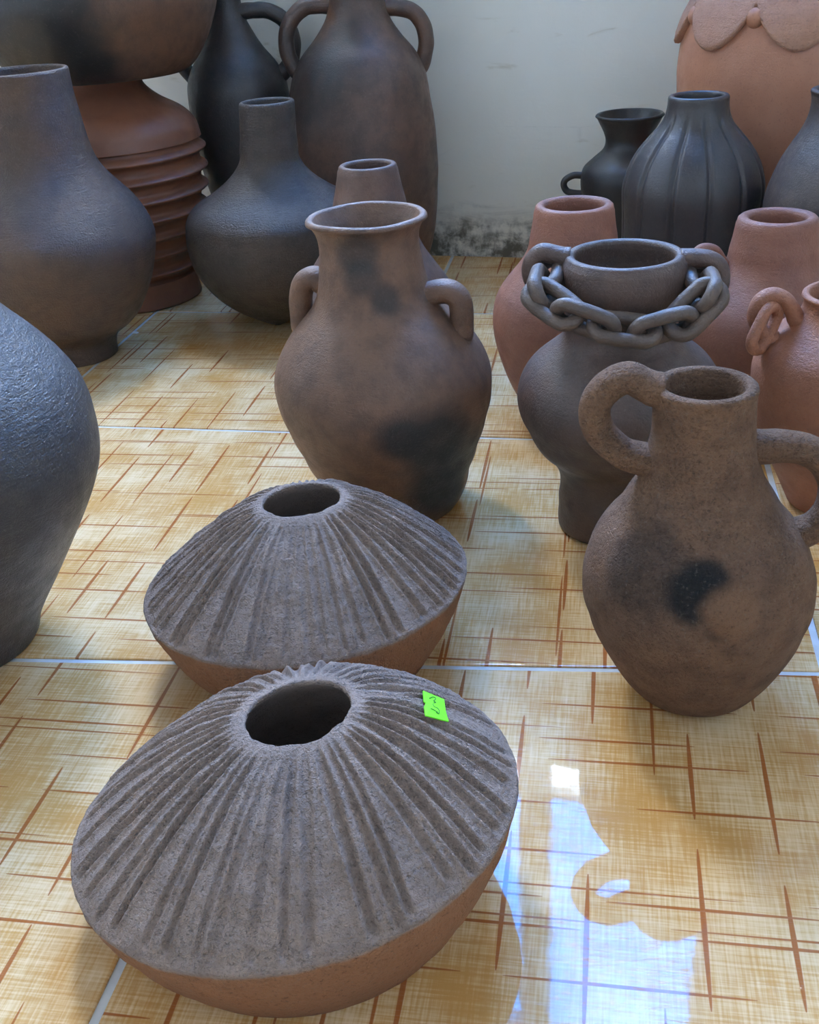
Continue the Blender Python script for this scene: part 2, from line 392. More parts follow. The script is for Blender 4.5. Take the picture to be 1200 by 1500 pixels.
def tile_material():
    t = NT('printed_floor_tile')
    co = t.coord()
    x, y, _ = t.sep(co)
    rnd = t.n('ShaderNodeObjectInfo').outputs['Random']
    def white(*a):
        w = t.n('ShaderNodeTexWhiteNoise', noise_dimensions='3D')
        c = t.n('ShaderNodeCombineXYZ')
        for s, v in zip(c.inputs, a): t.put(s, v)
        t.link(c.outputs[0], w.inputs['Vector'])
        return w.outputs['Value']
    def strokes(u, v, pitch, length, width, seed, keep):
        vv = t.math('ADD', t.math('DIVIDE', v, pitch), seed * 0.37)
        row = t.math('FLOOR', vv)
        fv = t.math('FRACT', vv)
        r1 = white(row, seed, t.math('MULTIPLY', rnd, 61.0))
        off = t.math('MULTIPLY', t.math('SUBTRACT', r1, 0.5), 0.7)
        dv = t.math('MULTIPLY', t.math('ABSOLUTE', t.math('SUBTRACT', t.math('SUBTRACT', fv, 0.5), off)), pitch)
        uu = t.math('ADD', t.math('DIVIDE', u, length), t.math('MULTIPLY', r1, 13.7))
        cell = t.math('FLOOR', uu)
        fu = t.math('ABSOLUTE', t.math('SUBTRACT', t.math('FRACT', uu), 0.5))
        r3 = white(row, t.math('ADD', cell, seed * 3.1), t.math('MULTIPLY', rnd, 17.0))
        hl = t.math('ADD', 0.26, t.math('MULTIPLY', r3, 0.22))
        tp = t.math('SUBTRACT', 1.0, t.math('DIVIDE', fu, hl), clamp=True)
        w = t.math('MULTIPLY', t.math('POWER', tp, 0.28), width)
        m_ = t.math('DIVIDE', t.math('SUBTRACT', w, dv), 0.0007, clamp=True)
        return t.math('MULTIPLY', m_, t.math('MULTIPLY', t.math('GREATER_THAN', r3, keep), t.math('GREATER_THAN', tp, 0.01)))
    s = None
    for args in ((x, y, 0.050, 0.23, 0.0020, 1.0, 0.2), (x, y, 0.090, 0.27, 0.0015, 2.0, 0.4),
                 (y, x, 0.070, 0.17, 0.0026, 3.0, 0.3), (y, x, 0.11, 0.20, 0.0020, 4.0, 0.45)):
        k = strokes(*args)
        s = k if s is None else t.math('MAXIMUM', s, k)
    lin1 = t.noise(t.mapping(co, (20, 420, 1)), 1.0, 2.0)
    lin2 = t.noise(t.mapping(co, (420, 20, 1)), 1.0, 2.0)
    lin = t.math('MULTIPLY', t.math('ADD', lin1, lin2), 0.5)
    pale = t.noise(t.mapping(co, (1, 1, 1), loc=(3, 1, 0)), 9.0, 2.0)
    f = t.math('ADD', t.math('MULTIPLY', t.math('SUBTRACT', lin, 0.5), 1.25), pale)
    col = t.mix(t.ramp(f, 0.25, 0.8), (0.58, 0.295, 0.088), (0.80, 0.57, 0.32))
    col = t.mix(t.math('MULTIPLY', s, 0.9), col, (0.36, 0.095, 0.018))
    t.link(col, t.p.inputs['Base Color'])
    # scratches and wear in the glaze
    scr = None
    for i, rot in enumerate((0.3, 1.25, 2.2, 2.75)):
        nn = t.noise(t.mapping(co, (55, 1100, 1), (0, 0, rot), (i * 3.3, i, 0)), 1.0, 1.0)
        k = t.ramp(nn, 0.655, 0.70)
        scr = k if scr is None else t.math('MAXIMUM', scr, k)
    t.link(t.ramp(scr, 0, 1, 0.035, 0.40), t.p.inputs['Roughness'])
    wav = t.noise(co, 22.0, 2.0)
    b1 = t.bump(wav, 0.012, 0.01)
    t.link(t.bump(scr, 0.12, 0.0006, b1), t.p.inputs['Normal'])
    t.p.inputs['IOR'].default_value = 1.36
    return t.m

M_TILE = tile_material()
M_GROUT = plain('pale_grout', (0.74, 0.73, 0.70), 0.15, 0.5)

floor = structure(boxes('floor', [(-2.9, 2.6, -3.3, 3.2, -0.06, -0.0022)], M_GROUT), 'floor of printed tan tiles with pale joints')

def row_line(j):
    """joint j (0 = the one in front of the ribbed jars, 1 = behind them)"""
    if j <= 0: return ROW_FRONT[0], ROW_FRONT[1] + j * TILE
    return ROW_BACK[0], ROW_BACK[1] + (j - 1) * TILE

def line_y(j, x):
    s, c = row_line(j); return c + s * (x - 0.0)

G2 = 0.0040
for j in range(-7, 4):
    for i in range(-4, 5):
        xa, xb = COL0 + i * TILE + G2, COL0 + (i + 1) * TILE - G2
        if xb > 2.6 or xa < -2.9: continue
        q = [(xa, line_y(j, xa) + G2), (xb, line_y(j, xb) + G2), (xb, line_y(j + 1, xb) - G2), (xa, line_y(j + 1, xa) - G2)]
        if max(p[1] for p in q) > 3.2 or min(p[1] for p in q) < -3.3: continue
        o0 = (xa, q[0][1])
        c = (sum(p[0] for p in q) / 4, sum(p[1] for p in q) / 4)
        V, F = [], []
        for z, inset in ((-0.02, 0.0), (-0.0012, 0.0), (-0.0003, 0.0007), (0.0, 0.0022)):
            for (px, py) in q:
                V.append((px - o0[0] + (inset if px < c[0] else -inset), py - o0[1] + (inset if py < c[1] else -inset), z))
        for k in range(3):
            for a in range(4):
                b = (a + 1) % 4
                F.append((k * 4 + a, k * 4 + b, k * 4 + 4 + b, k * 4 + 4 + a))
        F.append((12, 13, 14, 15)); F.append((3, 2, 1, 0))
        mesh_obj('tile', V, F, M_TILE, floor, smooth=False, loc=(o0[0], o0[1], 0))

# ------------------------------------------------------------------ setting: walls, window, ceiling
def plaster():
    t = NT('aged_plaster')
    co = t.coord()
    x, y, z = t.sep(co)
    n1 = t.noise(co, 2.2, 4.0); n2 = t.noise(co, 24.0, 5.0, 0.65); n3 = t.noise(t.mapping(co, (1, 1, 3.5)), 6.0, 5.0, 0.6, 1.0)
    col = t.mix(t.ramp(n1, 0.3, 0.7), (0.85, 0.82, 0.72), (0.90, 0.88, 0.81))
    low = t.math('ADD', z, t.math('MULTIPLY', t.math('SUBTRACT', n3, 0.5), 0.22))
    col = t.mix(t.math('MULTIPLY', t.ramp(low, 0.13, 0.02), t.ramp(n2, 0.35, 0.6)), col, (0.17, 0.155, 0.12))
    col = t.mix(t.math('MULTIPLY', t.ramp(n3, 0.60, 0.74), 0.35), col, (0.45, 0.37, 0.20))
    cr = t.n('ShaderNodeTexVoronoi', feature='DISTANCE_TO_EDGE')
    t.link(t.mapping(co, (1, 1, 2.6)), cr.inputs['Vector']); cr.inputs['Scale'].default_value = 2.3
    crack = t.math('MULTIPLY', t.ramp(t.math('ADD', cr.outputs['Distance'], t.math('MULTIPLY', n2, 0.05)), 0.022, 0.034, 1.0, 0.0), t.math('MULTIPLY', t.ramp(z, 0.45, 0.1), t.ramp(n1, 0.5, 0.62)))
    col = t.mix(t.math('MULTIPLY', crack, 0.4), col, (0.25, 0.22, 0.16))
    t.link(col, t.p.inputs['Base Color'])
    t.p.inputs['Roughness'].default_value = 0.75
    h = t.math('ADD', t.math('MULTIPLY', n2, 0.5), t.math('MULTIPLY', n3, 0.6))
    t.link(t.bump(t.math('SUBTRACT', h, t.math('MULTIPLY', crack, 0.3)), 0.35, 0.006), t.p.inputs['Normal'])
    return t.m
M_WALL = plaster()
M_FRAME = plain('painted_window_frame', (0.62, 0.62, 0.66), 0.45)
M_CEIL = plain('dark_board_ceiling', (0.20, 0.16, 0.12), 0.8)

U0, U1 = -2.15, 2.35
back = boxes('wall_back', [(U0, WIN[0], 0, 0.22, 0, CEIL), (WIN[1], U1, 0, 0.22, 0, CEIL), (WIN[0], WIN[1], 0, 0.22, 0, WIN[2]), (WIN[0], WIN[1], 0, 0.22, WIN[3], CEIL)], M_WALL)
back.location = WALL_O; back.rotation_euler = (0, 0, WALL_A)
structure(back, 'cream plaster wall with dirt along its foot')
def shell(name, lst, mat, label=None):
    o = boxes(name, lst, mat)
    o.location = WALL_O; o.rotation_euler = (0, 0, WALL_A)
    return structure(o, label)
shell('wall_left', [(-2.15, -2.0, -5.4, 0.22, 0, CEIL)], M_WALL)
shell('wall_right', [(2.2, 2.35, -5.4, 0.22, 0, CEIL)], M_WALL)
shell('wall_front', [(-2.15, -1.05, -5.4, -5.25, 0, CEIL), (0.75, 2.35, -5.4, -5.25, 0, CEIL), (-1.05, 0.75, -5.4, -5.25, 2.25, CEIL)], M_WALL)
shell('wall_sky_block', [(-1.2, -1.05, -6.6, -5.4, 0, CEIL), (0.75, 0.9, -6.6, -5.4, 0, CEIL), (-1.2, 0.9, -6.75, -6.6, 0, CEIL), (-1.2, 0.9, -6.6, -5.4, 2.6, 2.7), (-1.2, 0.9, -6.75, -5.4, -0.06, 0.0)], M_WALL)  # closed unseen box, added behind the doorway to keep sky light out
shell('ceiling', [(-2.2, 2.4, -5.45, 0.25, CEIL, CEIL + 0.1)], M_CEIL)

def glass(name, tint, milky=0.0):
    t = NT(name)
    out = t.t.nodes['Material Output']
    tr = t.n('ShaderNodeBsdfTransparent'); tr.inputs[0].default_value = (*tint, 1)
    gl = t.n('ShaderNodeBsdfGlossy'); gl.inputs['Roughness'].default_value = 0.02
    tl = t.n('ShaderNodeBsdfTranslucent'); tl.inputs[0].default_value = (0.95, 0.93, 0.9, 1)
    m1 = t.n('ShaderNodeMixShader'); m1.inputs[0].default_value = milky
    t.link(tr.outputs[0], m1.inputs[1]); t.link(tl.outputs[0], m1.inputs[2])
    m2 = t.n('ShaderNodeMixShader'); m2.inputs[0].default_value = 0.05; t.link(m1.outputs[0], m2.inputs[1]); t.link(gl.outputs[0], m2.inputs[2])
    t.link(m2.outputs[0], out.inputs['Surface'])
    return t.m
M_CLEAR = glass('clear_pane', (0.97, 0.98, 0.98))
M_SKY_TINT = glass('sky_colour_pane', (0.0, 0.40, 0.68))  # sky's blue put into the glass so its floor reflection turns cyan

win = bpy.data.objects.new('window_1', None); COL.objects.link(win)
win.location = WALL_O; win.rotation_euler = (0, 0, WALL_A)
structure(win, 'high window in the cream wall, sky blue put into its panes, left leaf and top row added')
a, b, c, d = WIN
FR, TR1, MW = 0.045, 1.735, 0.05
boxes('window_frame', [(a, a + FR, 0.06, 0.12, c, d), (b - FR, b, 0.06, 0.12, c, d), (a + FR, b - FR, 0.06, 0.12, c, c + 0.03), (a + FR, b - FR, 0.06, 0.12, d - FR, d)], M_FRAME, win)
MULS = (-0.475, 0.105)
for u in MULS:
    boxes('window_mullion', [(u - MW, u + MW, 0.055, 0.125, c + 0.03, d - FR)], M_FRAME, win, 0.004)
cuts_u = [a + FR]
for u in MULS: cuts_u += [u - MW, u + MW]
cuts_u.append(b - FR)
TR2 = 2.90
for k in range(0, 6, 2):
    p, q_ = cuts_u[k], cuts_u[k + 1]
    for z_ in (TR1, TR2): boxes('window_transom', [(p, q_, 0.065, 0.115, z_ - 0.012, z_ + 0.012)], M_FRAME, win)
    if k == 0: boxes('glare_stop_panel', [(p, q_, 0.08, 0.10, c + 0.03, TR1 - 0.012)], M_FRAME, win)  # solid panel added to keep window glare off the floor
    else: boxes('pane', [(p, q_, 0.088, 0.092, c + 0.03, TR1 - 0.012)], M_CLEAR, win)
    boxes('pane', [(p, q_, 0.088, 0.092, TR1 + 0.012, TR2 - 0.012)], M_CLEAR if k == 0 else M_SKY_TINT, win)  # clear left leaf added to let in neutral light
    boxes('pane', [(p, q_, 0.088, 0.092, TR2 + 0.012, d - FR)], M_CLEAR, win)  # clear top row, likewise added for the light it lets in

# ------------------------------------------------------------------ clay bodies
GREY, BROWN, RED = (0.085, 0.072, 0.066), (0.17, 0.105, 0.066), (0.36, 0.15, 0.075)
BLACK = (0.030, 0.028, 0.030)

def vessel(key, name, label, mat, group=None, thick=0.011, handles=(), hrad=0.012, flat=1.0, cat='vase', shift=(0, 0), zoff=0.0, rscale=1.0, **kw):
    p = PROFILE[key]
    hgt = (p['z1'] - p['z0'])
    prof = profile_curve([r * rscale for r in p['r']], 0.0, hgt)
    loc = (p['c'][0] + shift[0], p['c'][1] + shift[1], p['z0'] + zoff)
    if not handles:
        o = lathe(name, prof, mat, lean=p['lean'], thick=thick, loc=loc, **kw)
        return tag(o, label, cat, group)
    root = thing(name, loc, label, cat, group)
    lathe('body', prof, mat, lean=p['lean'], thick=thick, parent=root, **kw)
    zs = [q[0] for q in prof]; rr = [q[1] for q in prof]
    for i, h in enumerate(handles):
        pts = [np.array(q, float) for q in HANDLE[h]]
        for k, q in enumerate(pts): q[2] = min(q[2], hgt - hrad * (0.5, 0.1)[k]) if k < 2 else min(q[2], hgt + hrad * 0.6)
        dense = catmull(pts, 12)
        gap = [math.hypot(q[0] - p['lean'] * q[2], q[1]) - float(np.interp(q[2], zs, rr)) for q in dense]
        keep = [k for k, g in enumerate(gap) if g > (-0.004 if dense[k][2] > hgt - 0.06 else -0.013)]
        dense = dense[keep[0]:keep[-1] + 1]
        def sink(e, nxt):
            v = np.array([e[0] - p['lean'] * e[2], e[1], 0.0]); n_ = np.linalg.norm(v)
            R_ = float(np.interp(e[2], zs, rr)) - (thick * 0.62 if e[2] > hgt - 0.06 else 0.014)
            return e - v / n_ * (n_ - R_) if n_ > R_ else e
        dense = [sink(dense[0], None)] + dense[1:-1] + [sink(dense[-1], None)]
        tube('handle', dense[::3] + ([dense[-1]] if (len(dense) - 1) % 3 else []), hrad, mat, root, flat=flat, seed=i * 3, per=4, flare=1.12)
    return root

# ---- the two low wide jars with scored shoulders
def scored_jar(key, name, label, mat, seed, phase, count, quiet):
    X, Y, yaw, a, b, zk, zt, ah, bh, a0, b0, hx, hy, p, tilt = OVAL[key]
    rng = random.Random(seed)
    cuts = []
    for k in range(count):
        th = 2 * math.pi * (k + rng.uniform(-0.22, 0.22)) / count + phase
        cuts.append((th, rng.uniform(0.7, 1.25), rng.uniform(0.9, 1.35), rng.uniform(0.955, 1.0), rng.uniform(-0.05, 0.05)))
    NT_, NU, NL = 720, 84, 30
    cy, sy = math.cos(yaw), math.sin(yaw)
    V, Z = [], []
    th = np.linspace(0, 2 * np.pi, NT_, endpoint=False)
    ct, stn = np.cos(th), np.sin(th)
    def nz(x, y, z, s):
        return noise.noise(Vector((x * s + seed, y * s, z * s)))
    us = [0.0] + list(np.linspace(0.012, 1.0, NU - 1))
    def addring(x, y, z, off, zone):
        z = z + tilt * x * np.clip(z / zk, 0, 1) if zk > 0 else z
        for j in range(NT_):
            X_, Y_, Z_ = x[j], y[j], z[j]
            g = off[j]
            V.append((cy * X_ - sy * Y_, sy * X_ + cy * Y_, Z_ , g)); Z.append(zone)
    rows = []
    # inner wall, then rim, shoulder, belly, base
    wall = 0.012
    for v in (1.0, 0.8, 0.6, 0.45, 0.3, 0.18, 0.08):
        e = 1 - v
        zz = zt - 0.006 - (zt * 0.62) * v
        wid = 1 + 1.6 * (v ** 0.8)
        rows.append((ah * wid * ct + hx, bh * wid * stn + hy, np.full(NT_, zz), np.zeros(NT_), 0.0))
    rows.append((ah * 0.965 * ct + hx, bh * 0.965 * stn + hy, np.full(NT_, zt - 0.003), np.zeros(NT_), 0.0))
    hn = np.array([noise.noise(Vector((c_ * 2.2 + seed, s_ * 2.2, 3.3))) + 0.6 * noise.noise(Vector((c_ * 6 + seed, s_ * 6, 1.3))) for c_, s_ in zip(ct, stn)])
    for u in us:
        A = ah + (a - ah) * u; B = bh + (b - bh) * u
        z = zt - (zt - zk) * u ** p
        off = np.zeros(NT_)
        wloc = 0.5 * (A + B)
        for (t0, dp, wd, end, curve) in cuts:
            d = (th - t0 - curve * u + np.pi) % (2 * np.pi) - np.pi
            arc = np.abs(d) * np.sqrt((A * stn) ** 2 + (B * ct) ** 2)
            w = (0.0013 + 0.0013 * min(1.0, u / 0.3)) * wd
            env = max(0.0, min(1.0, (u - 0.035) / 0.10)) * (0.45 + 0.55 * min(1.0, u / 0.3)) * (1.0 if u < end - 0.04 else max(0.0, (end - u) / 0.04))
            dp2 = dp * (1 - quiet * math.exp(-(((t0 - quiet_t + math.pi) % (2 * math.pi) - math.pi) / 0.35) ** 2)) if quiet else dp
            x_ = arc / w
            off -= 0.0036 * dp2 * env * np.exp(-x_ ** 4)
            off += 0.0015 * dp2 * env * np.exp(-((x_ - 1.7) / 0.5) ** 2)
        f = max(0.0, 1 - u / 0.12)
        rows.append(((A + ah * 0.06 * f * hn) * ct + hx * (1 - u), (B + bh * 0.06 * f * hn) * stn + hy * (1 - u), np.full(NT_, z), off, 0.0 if u < 0.985 else 0.25))
    for k in range(1, NL + 1):
        v = k / NL
        w = v ** 1.15
        bul = 0.004 * math.sin(math.pi * v)
        rows.append(((a + (a0 - a) * w + bul) * ct, (b + (b0 - b) * w + bul) * stn, np.full(NT_, zk * (1 - v)), np.zeros(NT_), min(1.0, 0.3 + v * 6)))
    rows.append((a0 * 0.93 * ct, b0 * 0.93 * stn, np.full(NT_, -0.0), np.zeros(NT_), 1.0))
    P, O = [], []
    for (x, y, z, off, zone) in rows:
        z = z + tilt * x * np.clip(z / zk, 0, 1)
        P.append(np.stack([cy * x - sy * y, sy * x + cy * y, z], -1)); O.append(off); Z += [zone] * NT_
    P = np.array(P); O = np.array(O)
    du = np.gradient(P, axis=0); dt = np.roll(P, -1, 1) - np.roll(P, 1, 1)
    N = np.cross(dt, du); N /= np.linalg.norm(N, axis=2, keepdims=True) + 1e-12
    # outward check on the shoulder
    mid = 8 + NU // 2
    if (N[mid, :, 2]).mean() < 0: N = -N
    for i in range(8, len(rows) - 1):
        for j in range(NT_):
            q = P[i, j]
            O[i, j] += 0.0011 * noise.noise(Vector((q[0] * 45 + seed, q[1] * 45, q[2] * 45))) + 0.0006 * noise.noise(Vector((q[0] * 160, q[1] * 160 + seed, q[2] * 160)))
    P = P + N * O[..., None]
    P[-1, :, 2] = 0; P[-2, :, 2] = 0.0
    n = len(rows)
    F = []
    for i in range(n - 1):
        for j in range(NT_):
            k = (j + 1) % NT_
            F.append((i * NT_ + j, i * NT_ + k, (i + 1) * NT_ + k, (i + 1) * NT_ + j))
    F.append(tuple(range(NT_))); F.append(tuple((n - 1) * NT_ + j for j in range(NT_))[::-1])
    o = mesh_obj('body', P.reshape(-1, 3), F, mat)
    at = o.data.attributes.new('zone', 'FLOAT', 'POINT')
    at.data.foreach_set('value', Z)
    root = thing(name, (X, Y, 0), label, 'jar', 'low wide jars with scored shoulders')
    o.parent = root
    return root

M_JAR1 = clay('gritty_grey_clay', (0.30, 0.25, 0.225), (0.36, 0.295, 0.26), (0.18, 0.145, 0.13), rough=0.92, grain=1.6, mottle=0.5, spec=0.1, zone=(0.33, 0.15, 0.072), speck=0.45)
quiet_t = -1.75
jar1 = scored_jar('pot1', 'scored_jar', 'low wide grey clay jar with scored shoulder and a green price sticker', M_JAR1, 3, 0.05, 46, 0.45)
jar2 = scored_jar('pot2', 'scored_jar', 'low wide grey clay jar with scored shoulder and no sticker, behind its stickered twin', M_JAR1, 8, 0.12, 50, 0.6)

# price sticker stuck across the scoring
M_STICK = plain('fluorescent_green_paper', (0.22, 0.90, 0.03), 0.6, 0.3)
M_INK = plain('pencil_ink', (0.03, 0.22, 0.05), 0.6)
nrm = np.array(STICKER['n'])
V, F = [], []
q = [np.array(p) for p in STICKER['quad']]
c0 = np.mean(q, 0)
for h in (0.0022, 0.0032):
    for p in q: V.append(p + nrm * h)
    V.append(c0 + nrm * (h + 0.0008))
k = len(q)
for i in range(k):
    j = (i + 1) % k
    F += [(i, j, k + 1 + j, k + 1 + i), (k + 1 + i, k + 1 + j, 2 * k + 1), (j, i, k)]
stick = mesh_obj('price_sticker', V, F, M_STICK, jar1, smooth=False)
stick['label'] = 'small torn fluorescent green paper sticker'
for s in STICKER['strokes']:
    tube('pen_stroke', [np.array(p) + nrm * 0.0039 for p in s], 0.00032, M_INK, stick, nseg=6, per=5, flare=1.0)

# ---- vase in the middle
M_CENTER = clay('fire_clouded_brown_clay', (0.165, 0.098, 0.066), (0.22, 0.118, 0.066), (0.085, 0.058, 0.046),
    smudges=[(0.079, -0.107, 0.141, 0.062, 0.97), (0.042, -0.131, 0.155, 0.045, 0.9), (0.085, -0.075, 0.06, 0.075, 0.97), (0.10, -0.06, 0.10, 0.07, 0.9), (-0.011, -0.062, 0.365, 0.035, 0.7), (-0.008, -0.062, 0.335, 0.034, 0.7), (0.019, -0.066, 0.312, 0.028, 0.75)], grain=0.9)
vessel('center', 'two_handled_vase', 'brown vase with flared lip, two ear handles and a sooty patch low on its side', M_CENTER, handles=('center_l', 'center_r'), hrad=0.0150, flat=1.15, thick=0.011, seed=1, rimwave=0.002)

# ---- jug
M_JUG = clay('gritty_brown_clay', (0.19, 0.122, 0.085), (0.25, 0.150, 0.092), (0.10, 0.068, 0.054),
    smudges=[(-0.012, -0.1, 0.172, 0.034, 0.95), (-0.004, -0.098, 0.188, 0.026, 0.9), (0.008, -0.1, 0.142, 0.018, 0.8), (0.019, -0.104, 0.156, 0.032, -0.9), (-0.06, -0.074, 0.185, 0.05, 0.5)], rough=0.92, grain=1.75, spec=0.05, speck=0.42)
def jug_knob(a, z, r):
    dx = r * math.cos(a) - 0.02; dy = r * math.sin(a) + 0.103; dz = z - 0.152
    d2 = dx * dx + dy * dy + dz * dz
    return 0.006 * math.exp(-d2 / (0.016 ** 2))
vessel('jug', 'two_handled_jug', 'gritty brown jug with two big loop handles and a dark smudge on its belly', M_JUG, handles=('jug_l', 'jug_r'), hrad=0.0145, flat=1.15, thick=0.0115, seed=2, cat='jug', rfun=jug_knob, wobble=0.014)

# ---- pot with the clay chain
M_CHAIN = clay('dark_slate_clay', (0.085, 0.062, 0.054), (0.13, 0.078, 0.058), (0.05, 0.038, 0.036), rough=0.58, grain=0.8)
pot = vessel('chain', 'chain_pot', 'dark clay pot on a tall foot with a wide collar and two ring lugs', M_CHAIN, handles=('chain_l', 'chain_r'), hrad=0.0112, flat=1.05, thick=0.0125, seed=3, cat='pot', nseg=128)
M_LINK = clay('grey_link_clay', (0.105, 0.08, 0.066), (0.14, 0.098, 0.074), (0.065, 0.052, 0.046), rough=0.6, grain=0.7)
chain = thing('clay_chain', pot.location, 'clay chain of thick oval links hanging from the lugs of the dark footed pot', 'chain')
path = catmull(CHAIN_PATH, 24)
seg = [0.0]
for i in range(1, len(path)): seg.append(seg[-1] + float(np.linalg.norm(path[i] - path[i - 1])))
NL_ = 9; WR = 0.0080
sp = seg[-1] / (NL_ - 0.9)
def at(s):
    s = min(max(s, 0.0), seg[-1]); return np.array([np.interp(s, seg, [p[k] for p in path]) for k in range(3)])
for i in range(NL_):
    sm = (i + 0.05) * sp
    A, B = at(sm - sp * 0.5), at(sm + sp * 0.5)
    if i == 0: A = A + np.array([0.0, 0.006, 0.006])
    if i == NL_ - 1: B = B + np.array([0.0, 0.006, 0.006])
    t_ = (B - A) / np.linalg.norm(B - A); mid_ = (A + B) / 2
    A2, B2 = mid_ - t_ * (sp * 0.5 + 1.5 * WR), mid_ + t_ * (sp * 0.5 + 1.5 * WR)
    radial = np.array([mid_[0], mid_[1], 0.0]); radial /= np.linalg.norm(radial)
    side_ = np.cross(t_, radial); side_ /= np.linalg.norm(side_); radial = np.cross(side_, t_)
    ang = math.radians(28 if i % 2 else 118)
    nn = math.cos(ang) * radial + math.sin(ang) * side_
    loop, nn = link_loop(A2, B2, 0.032, nn)
    tube('link', loop, WR, M_LINK, chain, closed=True, nseg=16, side=nn, seed=i, wob=0.12)

# ---- terracotta vases on the right
M_TERRA = clay('terracotta_clay', (0.26, 0.118, 0.082), (0.33, 0.145, 0.09), (0.18, 0.088, 0.070), rough=0.66, grain=0.8, mottle=0.35)
vessel('terra', 'terracotta_vase', 'tapering-neck terracotta vase without lug, between the chained pot and the black trumpet-mouthed vase', M_TERRA, group='terracotta vases with tapering necks', seed=4, thick=0.015)
t2 = PROFILE['terra']
s_ = 0.955
tv = thing('terracotta_vase', (0.229, 1.575, 0), 'tapering-neck terracotta vase with a lug on its shoulder, behind the ring-handled terracotta vase', 'vase', 'terracotta vases with tapering necks')
lathe('body', [(z * s_, r * s_) for z, r in profile_curve(t2['r'], 0, t2['z1'] - t2['z0'])], M_TERRA, lean=0.016, thick=0.017, seed=5, parent=tv)
tube('lug', [(-0.066, -0.012, 0.252), (-0.078, -0.014, 0.272), (-0.096, -0.018, 0.276), (-0.108, -0.02, 0.262), (-0.112, -0.02, 0.24), (-0.105, -0.02, 0.218)], 0.008, M_TERRA, tv)
M_TERRA2 = clay('orange_terracotta_clay', (0.33, 0.145, 0.082), (0.41, 0.18, 0.10), (0.21, 0.10, 0.072), rough=0.7, grain=1.0, mottle=0.3)
rv = vessel('ringed', 'ring_handled_vase', 'orange terracotta vase with short neck and a ring lug on its shoulder', M_TERRA2, handles=('ringed',), hrad=0.0098, flat=1.15, seed=6, thick=0.010)
loop, nn = link_loop((-0.092, -0.014, 0.272), (-0.114, -0.032, 0.224), 0.030, (0.75, -0.6, 0.1))
ring = tag(tube('clay_ring', loop, 0.0072, M_TERRA2, None, closed=True, nseg=16, side=nn, wob=0.1), 'terracotta ring hanging through the lug of the orange terracotta vase', 'ring')
ring.location = rv.location

# ---- dark vases by the wall on the right
M_DARK = clay('burnished_dark_clay', (0.042, 0.040, 0.046), (0.060, 0.050, 0.050), (0.026, 0.025, 0.028), rough=0.48, grain=0.55, mottle=0.3, speck=0.12)
M_DARK2 = clay('black_clay', (0.022, 0.022, 0.026), (0.030, 0.027, 0.029), (0.014, 0.014, 0.016), rough=0.5, grain=0.5, mottle=0.3, speck=0.08)
vessel('flared', 'flared_vase', 'black clay vase with trumpet mouth and a small ring handle, by the cream wall', M_DARK2, handles=('flared',), hrad=0.0068, seed=7, thick=0.008)
ga0 = math.radians(-94.2 + 14)
def gourd(a, z, r):
    zt = PROFILE['gourd']['z1']
    d = ((a - ga0 + math.pi / 12) % (math.pi / 6)) - math.pi / 12
    arc = abs(d) * r
    env = max(0.0, min(1.0, (zt * 0.95 - z) / 0.03)) * max(0.0, min(1.0, (z - 0.06) / 0.05))
    return env * (-0.0052 * math.exp(-(arc / 0.0042) ** 2) )
vessel('gourd', 'grooved_vase', 'dark grey gourd-shaped vase with vertical grooves from neck to foot', M_DARK, seed=8, thick=0.010, rfun=gourd, nseg=288, wobble=0.008)
vessel('darkright', 'narrow_neck_vase', 'dark clay vase with sloping shoulder beside the grooved vase', clay('dusky_brown_clay', (0.060, 0.052, 0.054), (0.10, 0.072, 0.06), (0.035, 0.033, 0.036), rough=0.55, grain=0.7), seed=9, thick=0.010)

# ---- big terracotta jar with scalloped collar
M_BIG = clay('warm_terracotta_clay', (0.46, 0.22, 0.13), (0.52, 0.26, 0.16), (0.36, 0.17, 0.11), rough=0.62, grain=0.5, mottle=0.25)
M_FRILL = clay('sandy_terracotta_clay', (0.54, 0.30, 0.20), (0.60, 0.34, 0.22), (0.40, 0.22, 0.15), rough=0.8, grain=1.6, mottle=0.3)
bj = vessel('bigjar', 'scalloped_jar', 'big terracotta jar with a scalloped collar and round knobs below it', M_BIG, seed=10, thick=0.016, handles=(), cat='jar')
bjp = PROFILE['bigjar']; bz = np.linspace(0, bjp['z1'], len(bjp['r']))
bjr = lambda z: float(np.interp(z, bz, bjp['r']))
nub0 = math.radians(-116.6); step = math.pi / 4
V, F = [], []
NS, NR = 384, 18
for j in range(NS):
    a_ = 2 * math.pi * j / NS
    ph = ((a_ - nub0) % step) / step            # 0 at a knob, 0.5 mid-lobe
    zl = 0.556 - 0.072 * (math.sin(math.pi * ph) ** 0.75)
    zh = 0.625
    for k in range(NR):
        f = k / (NR - 3) if k < NR - 2 else 1.0
        if k == 0: z_, o_ = zl + 0.004, -0.004
        elif k == 1: z_, o_ = zl, 0.004
        elif k == 2: z_, o_ = zl + 0.001, 0.011
        elif k == 3: z_, o_ = zl + 0.006, 0.014
        else:
            g = (k - 4) / (NR - 5); z_ = zl + 0.010 + (zh - zl - 0.010) * g; o_ = 0.0135 - 0.012 * g ** 2 - (0.006 if k == NR - 1 else 0)
        R_ = bjr(z_) + o_ + 0.0012 * noise.noise(Vector((math.cos(a_) * 8, math.sin(a_) * 8, z_ * 30)))
        V.append((R_ * math.cos(a_), R_ * math.sin(a_), z_))
for j in range(NS):
    j2 = (j + 1) % NS
    for k in range(NR - 1): F.append((j * NR + k, j2 * NR + k, j2 * NR + k + 1, j * NR + k + 1))
mesh_obj('scalloped_collar', V, F, M_FRILL, bj)
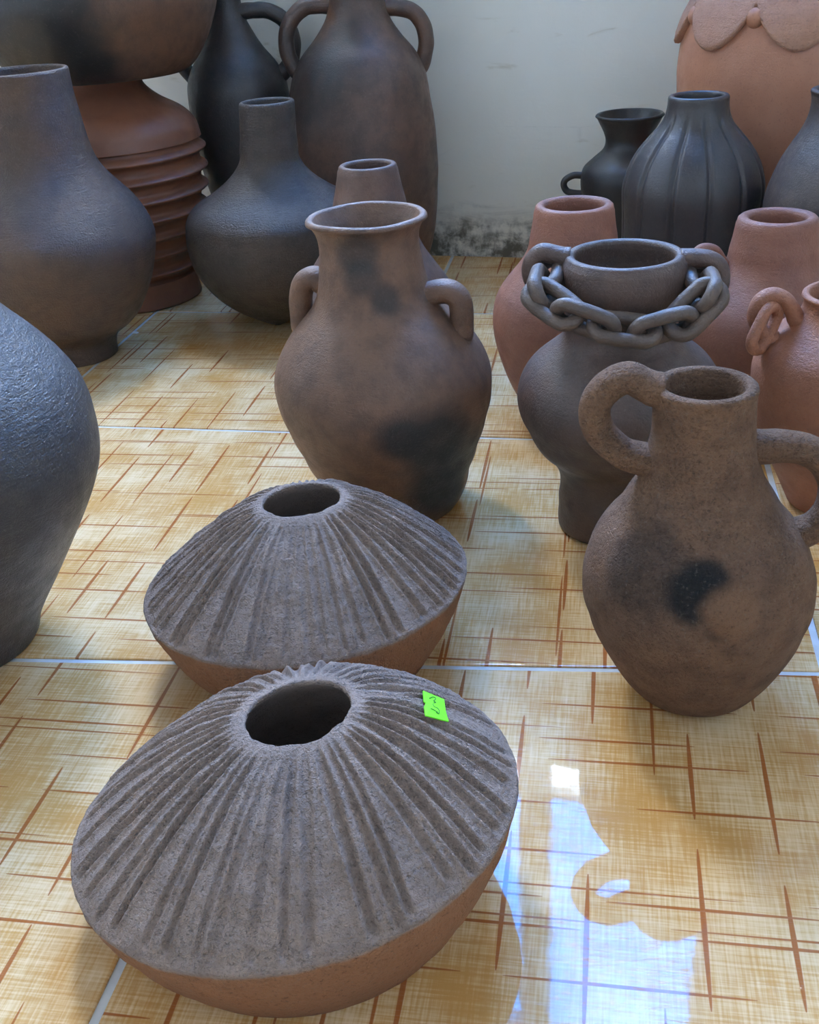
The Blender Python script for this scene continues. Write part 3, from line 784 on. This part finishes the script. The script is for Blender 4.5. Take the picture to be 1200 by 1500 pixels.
for k in range(8):
    a_ = nub0 + k * step
    R_ = bjr(0.534) + 0.002
    bm = bmesh.new(); bmesh.ops.create_uvsphere(bm, u_segments=20, v_segments=12, radius=0.0155)
    V = [(v.co.x * 0.9, v.co.y, v.co.z * 1.05) for v in bm.verts]; bm.verts.index_update(); F = [tuple(v.index for v in f.verts) for f in bm.faces]; bm.free()
    ca, sa = math.cos(a_), math.sin(a_)
    V = [(R_ * ca + x * ca - y * sa, R_ * sa + x * sa + y * ca, 0.534 + z) for x, y, z in V]
    mesh_obj('knob', V, F, M_BIG, bj)

# ---- left side
M_LEFT = clay('slate_black_clay', (0.050, 0.048, 0.050), (0.075, 0.065, 0.060), (0.026, 0.025, 0.027), rough=0.5, grain=1.3, mottle=0.4, spec=0.5, speck=0.3)
vessel('bigleft', 'storage_jar', 'tall slate-black clay jar with swelling shoulder and narrow foot, standing nearest the scored jars', M_LEFT, seed=11, thick=0.012, cat='jar')
M_FOOT = clay('smoked_brown_clay', (0.085, 0.058, 0.046), (0.13, 0.076, 0.046), (0.045, 0.036, 0.034), rough=0.48, grain=1.5, mottle=0.35)
vessel('footjar', 'footed_jar', 'smoky brown jar with wide neck, round belly and ring foot beside the ribbed pot', M_FOOT, seed=12, thick=0.010, cat='jar')
M_BOTTLE = clay('smoke_black_clay', (0.050, 0.041, 0.038), (0.075, 0.055, 0.044), (0.028, 0.025, 0.025), rough=0.48, grain=1.3)
vessel('bottle', 'bottle_vase', 'dark clay vase with round belly and straight bottle neck, before the amphora', M_BOTTLE, shift=(-0.015, -0.015), rscale=0.985, seed=13, thick=0.010)
M_BEHIND = clay('brown_slip_clay', (0.13, 0.082, 0.066), (0.17, 0.098, 0.072), (0.075, 0.053, 0.048), rough=0.6, grain=0.8)
vessel('behind', 'cone_neck_vase', 'brown clay vase with cone neck hidden behind the two-handled flared vase', M_BEHIND, seed=14, thick=0.0115)
M_AMPH = clay('dusky_red_clay', (0.095, 0.062, 0.05), (0.15, 0.080, 0.050), (0.040, 0.034, 0.034), smudges=[(-0.12, -0.12, 0.45, 0.16, 0.75), (0.0, -0.15, 0.52, 0.14, 0.7)], rough=0.55, grain=0.6)
vessel('amphora', 'amphora', 'tall brown amphora with two loop handles against the cream wall', M_AMPH, handles=('amphora_l', 'amphora_r'), hrad=0.0165, seed=15, thick=0.012, group='amphorae by the wall', shift=(0, 0.022), rscale=0.985, cat='amphora')
M_AMPH2 = clay('blackened_clay', (0.045, 0.043, 0.048), (0.06, 0.05, 0.05), (0.026, 0.026, 0.03), rough=0.5, grain=0.6)
def mirror(h): return [[-p[0] - 0.02, p[1], p[2]] for p in HANDLE[h]]
HANDLE['amphora2_l'] = mirror('amphora2_r')
vessel('amphora2', 'amphora', 'blackened amphora half hidden behind the ribbed pot', M_AMPH2, handles=('amphora2_r', 'amphora2_l'), hrad=0.0165, seed=16, thick=0.012, group='amphorae by the wall', shift=(0.034, 0.016), rscale=0.93, cat='amphora')

# ribbed pot with the round bowl standing on its mouth
rb = PROFILE['ribbed']
zt_ = rb['z1']
base = profile_curve(rb['r'], 0, zt_, 260)
ribs = []
for z, r in base:
    top, bot, n_ = 0.335, 0.055, 7
    if bot < z < top:
        f = ((z - bot) / (top - bot) * n_) % 1.0
        r = r - 0.010 + 0.016 * math.exp(-((f - 0.5) / 0.2) ** 2)
    ribs.append((z, r))
M_RIB = clay('brick_red_clay', (0.24, 0.105, 0.062), (0.29, 0.125, 0.07), (0.17, 0.08, 0.05), rough=0.56, grain=0.3, mottle=0.3, speck=0.1)
ro = lathe('ribbed_pot', ribs, M_RIB, thick=0.011, seed=17, wobble=0.006, loc=(rb['c'][0], rb['c'][1] + 0.015, 0))
tag(ro, 'brick red pot with stacked horizontal ribs under the round dark bowl', 'pot')
M_BOWL = clay('smoke_clouded_clay', (0.15, 0.085, 0.055), (0.18, 0.10, 0.062), (0.08, 0.055, 0.045), smudges=[(-0.05, -0.235, 0.08, 0.24, 0.97), (-0.16, -0.17, 0.12, 0.26, 0.97), (0.0, -0.2, 0.02, 0.17, 0.95), (-0.03, -0.22, 0.22, 0.2, 0.95)], rough=0.5, grain=0.5)
vessel('bowl', 'round_bowl', 'big round smoke-blackened pot standing on the ribbed red pot', M_BOWL, seed=18, thick=0.012, cat='pot', shift=(0, 0.015))

# ---- crumb of plaster lying on the tiles
chip = [(-0.006, -0.002, 0), (0.005, -0.003, 0), (0.008, 0.002, 0), (-0.003, 0.004, 0), (-0.004, -0.001, 0.003), (0.004, -0.001, 0.004), (0.005, 0.001, 0.003), (-0.002, 0.002, 0.003)]
tag(mesh_obj('plaster_chip', chip, [(3, 2, 1, 0), (4, 5, 6, 7), (0, 1, 5, 4), (1, 2, 6, 5), (2, 3, 7, 6), (3, 0, 4, 7)], plain('white_plaster_chip', (0.85, 0.83, 0.78), 0.8), None, False, loc=(-0.949, 1.998, 0)), 'tiny white plaster chip on the tiles by the footed jar', 'chip')

# turn the whole place so that the room's walls lie along the world axes
TURN = Matrix.Rotation(-WALL_A, 4, 'Z')
bpy.context.view_layer.update()
for o in list(sc.objects):
    if o.parent is None:
        o.matrix_world = TURN @ o.matrix_world
